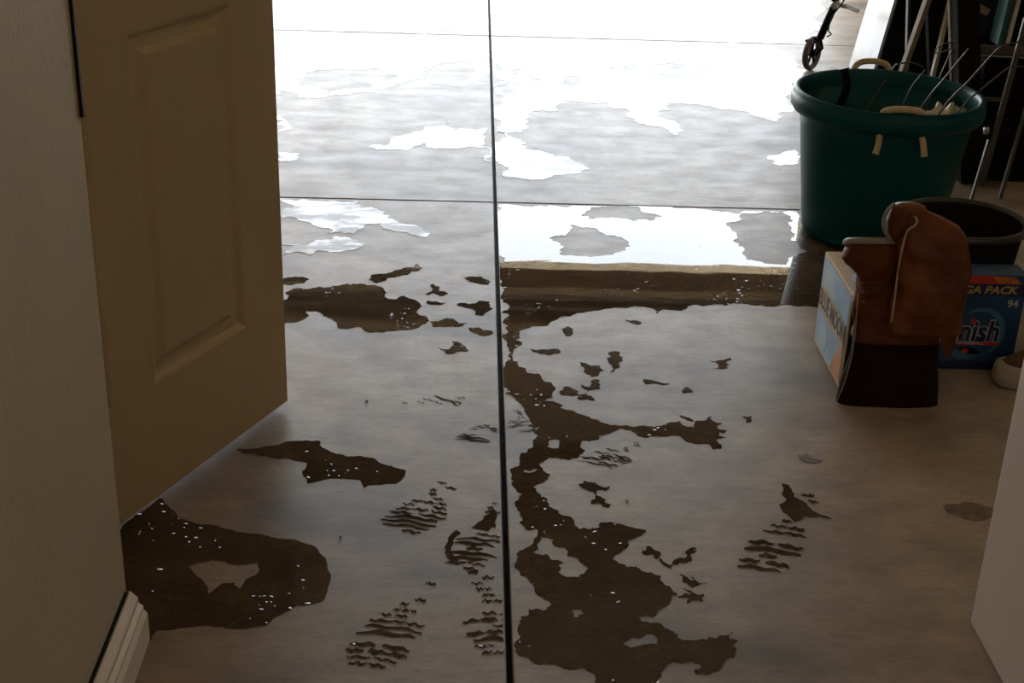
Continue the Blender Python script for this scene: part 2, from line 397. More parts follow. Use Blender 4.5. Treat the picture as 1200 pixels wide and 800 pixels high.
# ------------------------------------------------------------------ water on the floor
def rough_loop(pts, amp, minlen, rg):
    P = [Vector((p.x, p.y)) for p in pts]
    for _ in range(5):
        out = []; changed = False
        for i in range(len(P)):
            a, b = P[i], P[(i + 1) % len(P)]; out.append(a); d = b - a; L = d.length
            if L > minlen:
                n = Vector((-d.y, d.x)); out.append((a + b) / 2 + n * max(-0.03 / L, min(0.03 / L, rg.gauss(0, amp)))); changed = True
        P = out
        if not changed: break
    return P
def water(name, loops, mat, label, cat='puddle', amp=0.15, minlen=0.007, z=0.0005, seed=1, holes=(), group=None):
    """loops: outlines (pixel positions of the shore on the floor) ; holes: dry islands"""
    rg = random.Random(seed); V = []; Ed = []
    for lp_ in list(loops) + list(holes):
        P = rough_loop([fl(x, y) for x, y in lp_], amp, minlen, rg)
        mx = sum(p.x for p in P) / len(P); my = sum(p.y for p in P) / len(P)
        y0s, y1s = [(a, b) for a, b in ((-9, 1.776), (1.784, 4.166), (4.174, 6.556), (6.564, 99)) if a - 0.01 <= my <= b + 0.01][0]
        for p in P:                                            # water stops at the open joints between slabs
            p.x = min(p.x, 0.0752) if mx < 0.0815 else max(p.x, 0.0878)
            p.y = max(p.y, y0s + 0.001) if my > 1.9 and loops[0] is not stream else p.y
            p.y = min(p.y, y1s - 0.001)
        s = len(V); V += P; Ed += [(s + i, s + (i + 1) % len(P)) for i in range(len(P))]
    vo, eo, fo, *_ = delaunay_2d_cdt(V, Ed, [], 0, 1e-6)
    def inside(c):
        k = False
        for a_, b_ in Ed:
            p, q = V[a_], V[b_]
            if (p.y > c.y) != (q.y > c.y) and c.x < (q.x - p.x) * (c.y - p.y) / (q.y - p.y) + p.x: k = not k
        return k
    fo = [f for f in fo if inside((vo[f[0]] + vo[f[1]] + vo[f[2]]) / 3)]
    xs = [v.x for v in vo]; ys = [v.y for v in vo]; cx, cy_ = (min(xs) + max(xs)) / 2, (min(ys) + max(ys)) / 2
    bm = bmesh.new(); bv = [bm.verts.new((v.x - cx, v.y - cy_, z)) for v in vo]
    for f in fo:
        try: bm.faces.new([bv[i] for i in f])
        except ValueError: pass
    bm.normal_update()
    for f in bm.faces:
        if f.normal.z < 0: f.normal_flip()
    ext = bmesh.ops.extrude_edge_only(bm, edges=[e for e in bm.edges if e.is_boundary])
    for g in ext['geom']:
        if isinstance(g, bmesh.types.BMVert): g.co.z = 0.0
    for v in [v for v in bm.verts if not v.link_faces]: bm.verts.remove(v)
    me = bpy.data.meshes.new(name); bm.to_mesh(me); bm.free()
    o = link(name, me, mat); o.location = (cx, cy_, 0.0002)
    return tag(o, label, cat, group)

# the stream: wet strip below the far joint, running down along the middle joint to the front
def z3(*p): return [(580 + x / 3.636, 360 + y / 3.636) for x, y in p]
def z4(*p): return [(580 + x / 3.333, 560 + y / 3.333) for x, y in p]
def z6(*p): return [(320 + x / 2.857, 220 + y / 2.857) for x, y in p]
def z7(*p): return [(560 + x / 2.857, 220 + y / 2.857) for x, y in p]
def z5(*p): return [(320 + x / 1.875, y / 1.875) for x, y in p]
def z1(*p): return [(120 + x / 2.667, 480 + y / 2.667) for x, y in p]
def z2(*p): return [(390 + x / 2.5, 480 + y / 2.5) for x, y in p]

stream = [(586, 240), (700, 242), (820, 245), (934, 249), (960, 262), (1000, 292), (1000, 330), (990, 352), (975, 362)] + \
    z7((1090, 396), (1030, 390), (900, 388), (800, 389), (740, 392), (700, 402), (680, 412), (640, 408), (600, 422), (560, 398), (500, 402), (450, 402), (400, 410), (340, 418), (300, 430), (260, 442), (220, 462), (180, 462)) + \
    z3((120, 95), (118, 150), (80, 190), (80, 225), (125, 258), (190, 285), (240, 320), (245, 360), (280, 430), (360, 455), (440, 480), (490, 503), (540, 505), (600, 510), (680, 510), (750, 490), (790, 485), (795, 500), (850, 512), (852, 485), (905, 478), (925, 462), (930, 485), (968, 495), (945, 508), (988, 525), (950, 535), (985, 555), (945, 560), (968, 588), (930, 606), (880, 580), (815, 572), (770, 545), (720, 550), (650, 555), (600, 540), (545, 515), (500, 530), (440, 545), (400, 570), (360, 575), (350, 640), (290, 645), (230, 640), (190, 665), (205, 690), (190, 750), (160, 760)) + \
    z4((152, 38), (180, 75), (250, 130), (310, 165), (330, 200), (365, 200), (380, 190), (400, 195), (410, 175), (450, 170), (520, 190), (590, 205), (570, 225), (520, 245), (490, 290), (455, 315), (510, 345), (580, 365), (650, 385), (688, 430), (690, 470), (650, 510), (620, 540), (560, 540), (575, 560), (640, 565), (700, 600), (740, 635), (800, 630), (870, 625), (930, 600), (920, 630), (950, 635), (925, 655), (945, 670), (900, 710), (880, 745), (840, 765), (780, 760), (800, 725), (760, 715), (700, 715), (670, 730), (640, 780), (650, 815), (520, 830), (410, 815), (370, 755), (280, 745), (150, 720), (90, 690), (80, 640), (95, 560), (130, 510), (220, 490), (190, 465), (150, 420), (100, 380), (75, 340), (85, 300), (130, 270), (150, 255), (165, 225), (160, 190), (130, 203), (98, 170), (82, 90), (68, 30)) + \
    z3((70, 750), (66, 700), (108, 670), (106, 630), (155, 600), (180, 540), (160, 500), (130, 450), (100, 400), (52, 370), (42, 290), (52, 230), (70, 190), (46, 140), (34, 60)) + [(587, 350), (586, 300)]
islands = [z7((240, 170), (300, 155), (310, 125), (350, 135), (400, 140), (430, 160), (470, 165), (500, 190), (480, 215), (420, 228), (340, 230), (280, 225), (290, 195), (260, 180)),
           z7((345, 90), (380, 66), (450, 62), (540, 64), (560, 85), (620, 98), (590, 110), (560, 105), (520, 112), (440, 100), (380, 105)),
           z7((850, 115), (880, 85), (950, 78), (1020, 82), (1060, 110), (1050, 140), (1075, 190), (1060, 230), (1030, 258), (960, 255), (900, 240), (890, 200), (870, 160)),
           z3((110, 692), (190, 690), (170, 702), (130, 705)), z3((232, 582), (255, 560), (278, 565), (270, 600), (245, 602)),
           z3((160, 510), (190, 505), (182, 525)),
           z4((500, 640), (560, 625), (585, 610), (620, 610), (640, 650), (580, 650), (520, 655)), z4((280, 515), (330, 512), (345, 535), (315, 545)),
           z4((180, 228), (230, 240), (268, 270), (285, 305), (320, 312), (352, 365), (330, 388), (285, 388), (250, 345), (245, 320), (200, 295), (150, 292), (165, 262))]
water('puddle', [stream], M['wet'], 'long winding puddle running right of the middle joint from the far strip to the front', holes=islands, amp=0.15, minlen=0.007, seed=3)
water('puddle', [z1((-20, 420), (40, 378), (120, 320), (180, 275), (205, 300), (240, 340), (310, 360), (400, 375), (500, 390), (540, 402), (600, 405), (660, 425), (700, 470), (712, 540), (690, 595), (650, 607), (610, 610), (560, 640), (510, 675), (430, 685), (310, 675), (230, 685), (170, 690), (120, 760), (60, 760), (-20, 640))], M['wet'],
      'dark rounded puddle spreading from under the open door', holes=[z1((268, 490), (340, 470), (420, 485), (490, 478), (485, 512), (450, 530), (430, 560), (410, 540), (370, 545), (330, 575), (310, 530))], amp=0.06, seed=4)
water('puddle', [[(277, 526), (307, 524), (337, 517), (375, 517), (379, 525), (394, 532), (420, 534), (442, 540), (476, 552), (462, 566), (428, 571), (422, 562), (390, 560), (382, 561), (360, 566), (354, 555), (360, 542), (337, 536), (326, 538), (296, 531)]], M['wet'],
      'narrow fish-shaped puddle just right of the door bottom', amp=0.08, seed=5)
water('puddle', [z6((40, 350), (90, 335), (150, 332), (220, 328), (300, 322), (370, 340), (380, 370), (440, 362), (490, 385), (512, 430), (450, 475), (370, 484), (300, 470), (220, 470), (170, 430), (110, 412), (120, 428), (90, 445), (36, 450))], M['gritty'],
      'oval gritty puddle with banded reflections beside the far door edge', amp=0.14, seed=6)
small = [
    (z6((318, 305), (350, 290), (400, 282), (440, 268), (480, 255), (500, 268), (460, 280), (420, 296), (370, 312), (345, 320)), 'thin brown streak of water above the oval gritty puddle'),
    (z6((36, 305), (70, 298), (120, 305), (105, 318), (60, 325), (34, 322)), 'small wet patch at the door edge above the oval puddle'),
    (z6((640, 300), (700, 298), (728, 315), (690, 320), (660, 315)), 'small flat puddle at upper left of the middle joint'),
    (z6((612, 392), (660, 390), (690, 378), (725, 382), (736, 405), (705, 430), (675, 425), (672, 408), (640, 400)), 'small dark puddle touching left of the middle joint, uppermost large one'),
    (z6((655, 470), (690, 468), (732, 480), (725, 493), (690, 492)), 'small lens-shaped puddle left of the middle joint under the dark one'),
    (z6((525, 448), (570, 440), (600, 438), (620, 455), (650, 452), (610, 466), (575, 465)), 'small ragged puddle at the right tip of the oval puddle'),
    (z6((510, 355), (530, 345), (525, 325), (540, 322), (552, 345), (585, 355), (560, 362), (540, 352), (520, 360)), 'tiny star-shaped splash right of the oval puddle'),
    (z6((515, 378), (545, 380), (578, 386), (550, 392), (525, 390)), 'tiny flat splash right of the oval puddle'),
    (z3((482, 195), (500, 188), (530, 190), (540, 220), (530, 250), (505, 262), (490, 285), (498, 250), (482, 225)), 'upright leaf-shaped wet spot, right one of a pair below the strip'),
    (z3((362, 232), (385, 238), (410, 250), (450, 248), (462, 270), (440, 290), (410, 300), (390, 285), (385, 262)), 'leaf-shaped wet spot, left one of a pair below the strip'),
    (z3((368, 328), (400, 340), (420, 308), (445, 310), (450, 345), (420, 352), (400, 352), (395, 375), (428, 398), (395, 390), (370, 395), (375, 375), (340, 375), (280, 372), (292, 340), (318, 340), (345, 368), (380, 370), (388, 350)), 'spidery wet mark beside the bend of the stream'),
    (z3((630, 308), (660, 310), (700, 318), (742, 324), (725, 330), (680, 322), (640, 326)), 'short thin wet dash right of the leaf-shaped spots'),
    (z3((800, 350), (818, 340), (845, 362), (812, 364)), 'tiny triangular wet spot near the middle of the floor'),
    (z3((918, 228), (960, 225), (1000, 215), (1008, 222), (985, 235), (998, 245), (990, 260), (950, 262), (935, 260), (960, 245)), 'small hooked wet mark in front of the strip on the right'),
    (z3((1052, 466), (1091, 462), (1094, 484), (1068, 487)), 'small wet spot right of the branch with tread end'),
    (z4((325, 25), (345, 12), (385, 18), (415, 34), (450, 32), (445, 42), (412, 44), (395, 56), (400, 70), (435, 82), (455, 105), (440, 118), (410, 100), (375, 100), (372, 90), (392, 80), (385, 55), (345, 42)), 'small turtle-shaped wet splash right of the stream'),
    (z4((575, 285), (590, 268), (615, 275), (640, 310), (685, 342), (710, 315), (750, 300), (778, 270), (788, 276), (765, 305), (720, 330), (690, 352), (650, 330), (620, 300), (585, 300)), 'thin curling wet trail right of the stream'),
    (z4((722, 372), (745, 385), (770, 402), (770, 380), (780, 398), (795, 410), (828, 408), (790, 420), (770, 432), (750, 410), (735, 405)), 'twig-shaped wet mark, upper of two by the lower stream'),
    (z4((715, 460), (745, 450), (770, 455), (735, 432), (760, 440), (790, 455), (815, 452), (812, 480), (780, 476), (750, 488), (760, 468), (725, 468)), 'twig-shaped wet mark, lower of two by the lower stream'),
    (z3((790, 460), (830, 472), (845, 485), (815, 478)), 'tiny wet flick above the branch of the stream'),
    (z3((555, 50), (600, 56), (627, 68), (600, 72), (570, 60)), 'tiny reddish wet dash just under the far strip'),
    (z3((150, 178), (185, 182), (230, 180), (270, 178), (268, 196), (235, 206), (195, 198), (165, 190)), 'small gritty wet bar beside the narrow neck of the stream'),
    (z3((285, 95), (310, 80), (332, 92), (328, 118), (302, 122), (290, 108)), 'small ragged wet spot between the strip and the neck of the stream'),
    (z6((600, 515), (630, 522), (655, 545), (620, 548), (580, 558), (555, 535), (590, 540)), 'small scratchy wet mark left of the middle joint'),
]
for i, (lp_, lab) in enumerate(small):
    water('puddle', [lp_], M['print'] if i > 7 else M['gritty'], lab, amp=0.15, minlen=0.005, seed=20 + i)
# dry dark stains on the right
for i, (lp_, lab) in enumerate([
    ([(1105, 592), (1130, 588), (1165, 596), (1163, 606), (1135, 609), (1110, 602)], 'dark oval stain on the floor near the white appliance'),
    ([(935, 533), (946, 531), (950, 536), (964, 540), (955, 543), (942, 541)], 'small dark smear on the floor above the right footprint')]):
    water('floor_stain', [lp_], plain('oil_stain_%d' % i, (0.17, 0.128, 0.085), 0.6, 0.3, 40), lab, 'stain', amp=0.08, minlen=0.008, seed=60 + i, z=0.0006)

# thin bright films on the far floor
films = [
    (z5((492, 285), (520, 300), (545, 320), (600, 335), (650, 345), (682, 360), (660, 383), (600, 393), (540, 392), (505, 380), (494, 360)), [], 'bright rounded film of water right of the middle joint beyond the far strip'),
    (z5((210, 325), (270, 300), (330, 288), (380, 262), (395, 285), (420, 283), (474, 285), (476, 360), (462, 345), (455, 325), (410, 326), (360, 328), (330, 315), (300, 328)), [], 'bright streaky film of water left of the middle joint'),
    (z5((14, 290), (16, 200), (60, 215), (140, 208), (230, 200), (330, 172), (400, 190), (462, 172), (458, 85), (300, 92), (100, 86), (16, 82)), [z5((60, 190), (70, 160), (140, 150), (230, 150), (270, 165), (200, 195), (120, 205)), z5((330, 175), (370, 140), (430, 135), (440, 160), (390, 185))], 'wide bright film of water across the far left slab'),
    (z5((496, 290), (494, 100), (640, 100), (800, 105), (1000, 110), (1120, 118), (1150, 150), (1145, 200), (1110, 268), (1060, 255), (960, 232), (870, 225), (850, 250), (905, 288), (880, 296), (800, 268), (740, 228), (640, 222), (570, 245), (520, 292)), [z5((500, 180), (530, 150), (570, 165), (560, 200), (510, 210)), z5((630, 175), (660, 168), (680, 185), (650, 195)), z5((740, 150), (820, 135), (960, 150), (900, 175), (800, 165))], 'wide bright film of water across the far right slab'),
    (z6((25, 40), (290, 44), (350, 75), (380, 100), (430, 120), (530, 155), (510, 166), (430, 148), (360, 120), (300, 140), (270, 155), (180, 150), (130, 125), (60, 98), (24, 104)), [], 'pale film of water left of the middle joint under the cross joint'),
    (z6((28, 188), (120, 190), (200, 172), (290, 178), (296, 200), (230, 214), (150, 210), (120, 226), (30, 228)), [], 'small pale film of water at the door edge'),
    (z5((14, 335), (60, 338), (55, 350), (14, 356)), [], 'sliver of water at the door edge beyond the cross joint'),
    (z5((1085, 350), (1120, 335), (1150, 330), (1152, 360), (1110, 372)), [], 'small bright film of water left of the green tub'),
    (z5((16, 60), (16, -30), (455, -30), (460, 66), (300, 74), (150, 70)), [z5((190, 40), (260, 28), (380, 40), (330, 50), (240, 48))], 'bright film of water on the farthest left slab'),
    (z5((500, 70), (500, -30), (1180, -30), (1200, 60), (1150, 92), (900, 88), (700, 80)), [z5((960, 30), (1080, 20), (1100, 45), (1000, 55))], 'bright film of water on the farthest right slab'),
]
for i, (lp_, ho, lab) in enumerate(films):
    water('water_film', [lp_], M['film'], lab, 'water film', amp=0.19, minlen=0.014, seed=80 + i, holes=ho)

# shoe prints: rows of tread bars inside a sole outline
def footprint(heel, toe, width, label, seed, keep=0.8, bars=15, curve=0.25, tilt=0.0):
    rg = random.Random(seed); A = fl(*heel); B = fl(*toe); d = (B - A); L = d.length; d.normalize(); n = Vector((-d.y, d.x, 0))
    if n.x < 0: n = -n
    n = (n + Vector((1.2, tilt, 0))).normalized()              # tread bars lie nearly square to the slabs
    c = (A + B) / 2; root = empty('shoe_print', (c.x, c.y, 0.0003))
    tag(root, label, 'footprint', 'wet shoe prints on the concrete')
    sweep = Vector((n.y, -n.x, 0))
    for k in range(bars):
        t = (k + 0.5) / bars
        w = width * (0.30 + 0.16 * math.sin(math.pi * min(1, t / 0.3)) * (t < 0.3) + 0.70 * math.sin(math.pi * max(0, min(1, (t - 0.36) / 0.66))) ** 0.7)
        kp = keep * (0.62 if t < 0.42 else 1.0)
        segs = 1 if (t > 0.55 and rg.random() < 0.45) else rg.choice((2, 2, 3)); x = -w / 2
        for s in range(segs):
            ww = w / segs
            if rg.random() > kp: x += ww; continue
            a0, a1 = x + ww * rg.uniform(0, 0.10), x + ww * rg.uniform(0.86, 1.06)
            th = L / bars * rg.uniform(0.38, 0.60) * (1.25 if 0.6 < t < 0.9 else 0.9); m = 8; bm = bmesh.new(); up, lo = [], []
            ph = rg.uniform(0, 6.28)
            for q in range(m + 1):
                u = a0 + (a1 - a0) * q / m
                off = A + d * (L * t) + n * u + sweep * (curve * u * u / width + 0.0025 * math.sin(q * 1.4 + ph) + rg.gauss(0, 0.0009)) - c
                lim = 0.072 - c.x if c.x < 0.08 else None
                if lim is not None and off.x > lim: off.x = lim + 0.00002 * q
                tt = th * (0.30 + 0.70 * math.sin(math.pi * (q + 0.5) / (m + 1)) + rg.uniform(-0.22, 0.22))
                up.append(bm.verts.new(off + sweep * tt / 2 + Vector((0, 0, 0.0005)))); lo.append(bm.verts.new(off - sweep * tt / 2 + Vector((0, 0, 0.0005))))
            for q in range(m): bm.faces.new((lo[q], lo[q + 1], up[q + 1], up[q]))
            bm.normal_update()
            for f in bm.faces:
                if f.normal.z < 0: f.normal_flip()
            me = bpy.data.meshes.new('tread_mark'); bm.to_mesh(me); bm.free(); link('tread_mark', me, M['print'], root)
            x += ww
    return root
footprint((532, 560), (462, 628), 0.115, 'wet shoe print with wavy tread right of the fish-shaped puddle', 101, 0.85)
footprint((500, 680), (428, 782), 0.118, 'wet shoe print nearest the front, left of the middle joint', 102, 0.92)
footprint((588, 588), (540, 668), 0.10, 'smeared wet shoe print close left of the middle joint', 103, 0.75)
footprint((560, 660), (585, 768), 0.10, 'broken wet shoe print at the joint, below the smeared one', 104, 0.8)
footprint((952, 578), (882, 676), 0.11, 'wet shoe print farthest right on the floor', 105, 0.7)
footprint((752, 516), (690, 546), 0.10, 'faint wet shoe print below the branch of the stream', 106, 0.55)
footprint((588, 486), (548, 522), 0.09, 'faint wet shoe print left of the middle joint', 107, 0.4)
footprint((600, 480), (622, 506), 0.08, 'faint wet shoe print right of the middle joint beside the stream', 108, 0.4)
footprint((470, 474), (545, 466), 0.07, 'very faint shoe print below the oval puddle', 109, 0.25)
water('puddle', [z2((440, 320), (470, 290), (482, 300), (478, 340), (455, 355), (425, 350), (405, 345))], M['print'], 'small wet patch at the heel of the smeared shoe print', amp=0.08, minlen=0.008, seed=130)
water('puddle', [z4((70, 290), (20, 300)) + z2((340, 370), (328, 400), (335, 440), (365, 455), (355, 410))], M['print'], 'thin curved wet mark beside the smeared shoe print', amp=0.05, seed=131) if False else \
water('puddle', [z2((362, 352), (340, 372), (328, 400), (334, 432), (362, 452), (368, 440), (346, 410), (352, 380), (375, 360))], M['print'], 'thin curved wet mark beside the smeared shoe print', amp=0.05, minlen=0.008, seed=131)
water('puddle', [[(916, 566), (924, 568), (930, 582), (948, 594), (975, 608), (955, 606), (940, 604), (932, 612), (918, 600), (922, 585)]], M['print'], 'wet blot with a long tip above the rightmost shoe print', amp=0.08, minlen=0.008, seed=132)

# ------------------------------------------------------------------ white appliance at the right edge
ap = tag(empty('appliance', (1.20, 1.64, 0)), 'smooth white appliance with rounded edges cut off by the right picture edge', 'appliance')
bm = bmesh.new(); add_box(bm, -0.325, 0.33, -0.345, 0.352, 0.0, 0.88, 0.012, 3); from_bm('body', bm, M['white_metal'], ap)
bm = bmesh.new(); add_box(bm, -0.33, 0.335, -0.35, 0.354, 0.884, 0.91, 0.01, 3); from_bm('top_lid', bm, M['white_metal'], ap)

# ------------------------------------------------------------------ green tub
TX, TY, TH = 1.205, 3.975, 0.43
tub = tag(empty('tub', (TX, TY, 0)), 'large dark green plastic tub with cream rope handles', 'tub')
lathe('body', [(0.001, 0.0), (0.185, 0.0), (0.197, 0.006), (0.203, 0.02), (0.215, 0.12), (0.228, 0.22), (0.240, 0.32), (0.252, 0.383), (0.247, 0.386), (0.235, 0.32), (0.222, 0.22), (0.209, 0.12), (0.197, 0.025), (0.19, 0.016), (0.001, 0.014)], 72, M['green'], tub)
lathe('rim', [(0.253, 0.372), (0.268, 0.372), (0.275, 0.385), (0.277, 0.402), (0.274, 0.416), (0.268, 0.424), (0.271, 0.430), (0.264, 0.434), (0.256, 0.431), (0.250, 0.420), (0.2475, 0.386)], 72, M['green'], tub, cap=False)
def rope_handle(ang, lift, dr=0.0):
    a = math.radians(ang); e = Vector((math.cos(a), math.sin(a), 0)); t = Vector((-math.sin(a), math.cos(a), 0))
    def pts(L): return [e * (r + dr) + t * q + Vector((0, 0, z)) for q, r, z in L]
    h = tube('rope_handle', smooth_path(pts([(-0.056, 0.238, 0.395), (-0.055, 0.243, 0.425), (-0.047, 0.250, 0.438 + lift * 0.6), (-0.030, 0.254, 0.444 + lift), (0, 0.256, 0.446 + lift * 1.1), (0.030, 0.254, 0.444 + lift), (0.047, 0.250, 0.438 + lift * 0.6), (0.055, 0.243, 0.425), (0.056, 0.238, 0.395)]), 5), 0.0095, M['rope'], tub, 10)
    for s_ in (-1, 1):
        tube('rope_end', smooth_path(pts([(s_ * 0.056, 0.240, 0.372), (s_ * 0.058, 0.262, 0.366), (s_ * 0.061, 0.276, 0.350), (s_ * 0.066, 0.281, 0.325)]), 4), [0.009] * 12 + [0.0105], M['rope'], h, 10)
rope_handle(-96, 0.0); rope_handle(86, 0.008, 0.022)

# things in the tub
def wire(pts, r, label, n=6):
    P = smooth_path(pts, 5); c = P[0].copy()
    bm = bmesh.new(); add_tube(bm, [p - c for p in P], r, n)
    o = from_bm('wire', bm, M['wire'], None, True); o.location = c
    return tag(o, label, 'wire', 'bent wires sticking out of the green tub')
def TB(x, y, yy): return at(x, y, yy)
wire([(1.22, 3.98, 0.236), TB(1063, 112, 4.02), TB(1084, 82, 4.07)], 0.0024, 'shortest wire rising from the back of the green tub')
wire([(1.20, 3.88, 0.236), TB(1080, 125, 3.98), TB(1110, 88, 4.03), TB(1135, 57, 4.08)], 0.0026, 'straight wire leaning right out of the tub, second from left')
wire([(1.25, 3.86, 0.236), TB(1105, 127, 3.93), TB(1135, 95, 3.97), TB(1165, 62, 4.0), TB(1177, 53, 4.0), TB(1196, 49, 4.0)], 0.0028, 'long wire with a bent tip leaning right out of the tub')
wire([(1.31, 3.87, 0.236), TB(1126, 128, 3.90), TB(1150, 105, 3.93), TB(1178, 82, 3.95), TB(1188, 78, 3.95), TB(1200, 78, 3.95)], 0.0028, 'rightmost wire with a bent tip leaning out of the tub')
wire([(1.12, 4.08, 0.236), TB(1044, 84, 4.235), TB(1052, 76, 4.24), TB(1066, 73, 4.25), TB(1082, 78, 4.26)], 0.0022, 'thin wire curling over the back rim by the rope handle')
wire([(1.32, 4.07, 0.236), TB(1112, 66, 4.18), TB(1118, 61, 4.18), TB(1112, 58, 4.18), TB(1102, 62, 4.18), TB(1096, 61, 4.18), TB(1101, 54, 4.18), TB(1112, 50, 4.18), TB(1122, 50, 4.18)], 0.0022, 'thin wire with a looped hook above the tub')
# crumpled plastic bag in the tub
bm = bmesh.new(); bmesh.ops.create_icosphere(bm, subdivisions=4, radius=1.0)
rg = random.Random(5)
for v in bm.verts:
    n = v.co.normalized(); k = 1 + 0.32 * math.sin(7 * n.x + 3 * n.z) * math.cos(6 * n.y - 2 * n.z) + 0.12 * math.sin(15 * n.x - 9 * n.z) + rg.uniform(-0.03, 0.03)
    v.co = Vector((n.x * 0.058 * k, n.y * 0.050 * k, n.z * 0.058 * k + 0.02 * n.x))
o = from_bm('plastic_bag', bm, M['rag'], None, True); o.location = at(1107, 122, 3.97); o.location.z = 0.330
tag(o, 'crumpled cream plastic bag inside the green tub', 'bag')
bm = bmesh.new(); bmesh.ops.create_icosphere(bm, subdivisions=3, radius=1.0)
for v in bm.verts:
    n = v.co.normalized(); k = 1 + 0.05 * math.sin(5 * n.x + 2) * math.cos(4 * n.y) + rg.uniform(-0.015, 0.015)
    v.co = Vector((n.x * 0.165 * k, n.y * 0.165 * k, 0.125 + n.z * 0.108 * k))
o = from_bm('sack', bm, M['sack'], None, True); o.location = (TX, TY, 0.0)
tag(o, 'dark sack filling the bottom of the green tub', 'sack')
o = tube('hose_end', smooth_path([(-0.03, 0.02, -0.20), (-0.02, 0.0, -0.08), (0.0, 0.0, 0.0), (-0.012, 0.012, 0.055)], 6), [0.012] * 18 + [0.017], M['black'], None, 10)
o.location = at(992, 103, 4.08); tag(o, 'short black hose end leaning inside the left of the tub', 'hose')

# ------------------------------------------------------------------ beer box, boots, detergent box, bucket, shoe
def text(name, s, size, mat, parent, mw, sx=1.0, offset=0.0, shear=0.0, align='CENTER', ext=0.0004):
    cu = bpy.data.curves.new(name, 'FONT'); cu.body = s; cu.size = size; cu.align_x = align; cu.align_y = 'CENTER'
    cu.offset = offset; cu.shear = shear; cu.extrude = ext; cu.resolution_u = 3
    t = bpy.data.objects.new(name, cu); C.objects.link(t)
    dg = bpy.context.evaluated_depsgraph_get(); me = bpy.data.meshes.new_from_object(t.evaluated_get(dg))
    bpy.data.objects.remove(t); bpy.data.curves.remove(cu)
    for v in me.vertices: v.co = mw @ Vector((v.co.x * sx, v.co.y, v.co.z))
    me.materials.clear()
    return link(name, me, mat, parent)
def plate(name, pts, mw, mat, parent, th=0.0006):
    """thin printed patch: 2-D outline in the frame mw, raised off the face by th"""
    bm = bmesh.new(); a = [bm.verts.new(mw @ Vector((x, y, 0))) for x, y in pts]; b = [bm.verts.new(mw @ Vector((x, y, th))) for x, y in pts]
    n = len(pts)
    for i in range(n): bm.faces.new((a[i], a[(i + 1) % n], b[(i + 1) % n], b[i]))
    bm.faces.new(b); bm.faces.new(a[::-1])
    return from_bm(name, bm, mat, parent)
def frame(o, ex, ey):
    ex = Vector(ex).normalized(); ey = Vector(ey).normalized(); ez = ex.cross(ey)
    return Matrix(((ex.x, ey.x, ez.x, o[0]), (ex.y, ey.y, ez.y, o[1]), (ex.z, ey.z, ez.z, o[2]), (0, 0, 0, 1)))
def ell(cx, cy_, rx, ry, n=28, a0=0.0, a1=360.0):
    return [(cx + rx * math.cos(math.radians(a0 + (a1 - a0) * k / (n if a1 - a0 >= 360 else n - 1))), cy_ + ry * math.sin(math.radians(a0 + (a1 - a0) * k / (n if a1 - a0 >= 360 else n - 1)))) for k in range(n)]

# beer box: left face towards the daylight
BW, BD, BH = 0.19, 0.275, 0.238
beer = tag(empty('beer_box', (0.862, 2.892, 0)), 'pale blue beer carton with cream name band behind the boots', 'box')
box('carton', 0, BW, 0, BD, 0, BH, M['card_side'], beer, bev=0.003)
fm = frame((-0.0002, BD, 0), (0, -1, 0), (0, 0, 1))          # left face: x to the front, y up
plate('sky_print', [(0.008, 0.010), (BD - 0.010, 0.010), (BD - 0.010, BH - 0.008), (0.008, BH - 0.008)], fm, M['beer_blue'], beer)
fm2 = frame((-0.0010, BD, 0), (0, -1, 0), (0, 0, 1))
plate('moon_print', ell(0.085, 0.178, 0.055, 0.042), fm2, M['beer_moon'], beer)
plate('orange_print', [(0.175, 0.012), (0.262, 0.012), (0.262, 0.080), (0.235, 0.092), (0.205, 0.062)], fm2, M['beer_orange'], beer)
plate('pale_print', [(0.04, 0.012), (0.10, 0.012), (0.13, 0.06), (0.09, 0.09), (0.05, 0.07)], fm2, M['beer_moon'], beer)
fm3 = frame((-0.0016, BD, 0), (0, -1, 0), (0, 0, 1))
band = [(0.010, 0.098), (0.07, 0.102), (0.13, 0.096), (0.19, 0.100), (0.262, 0.090), (0.262, 0.148), (0.19, 0.162), (0.13, 0.158), (0.07, 0.164), (0.010, 0.154)]
bd = plate('name_band', band, fm3, M['card_side'], beer)
text('lettering', 'BLUE MOON', 0.062, M['beer_navy'], bd, frame((-0.0024, BD - 0.137, 0.129), (0, -1, 0), (0, 0, 1)), sx=0.70, offset=0.0012)
fm4 = frame((0, -0.0004, 0), (1, 0, 0), (0, 0, 1))            # front face
plate('front_shade', [(0.004, 0.006), (BW - 0.004, 0.006), (BW - 0.004, BH - 0.035), (0.004, BH - 0.035)], fm4, M['beer_navy'], beer)  # navy sheet puts the shade of the front face into its colour
fm5 = frame((0, 0, BH + 0.0004), (1, 0, 0), (0, 1, 0))        # top face
plate('top_print', ell(0.075, 0.085, 0.058, 0.062), fm5, M['beer_moon'], beer)
plate('top_mark', [(0.03, 0.20), (0.13, 0.19), (0.13, 0.225), (0.03, 0.235)], fm5, M['beer_navy'], beer)

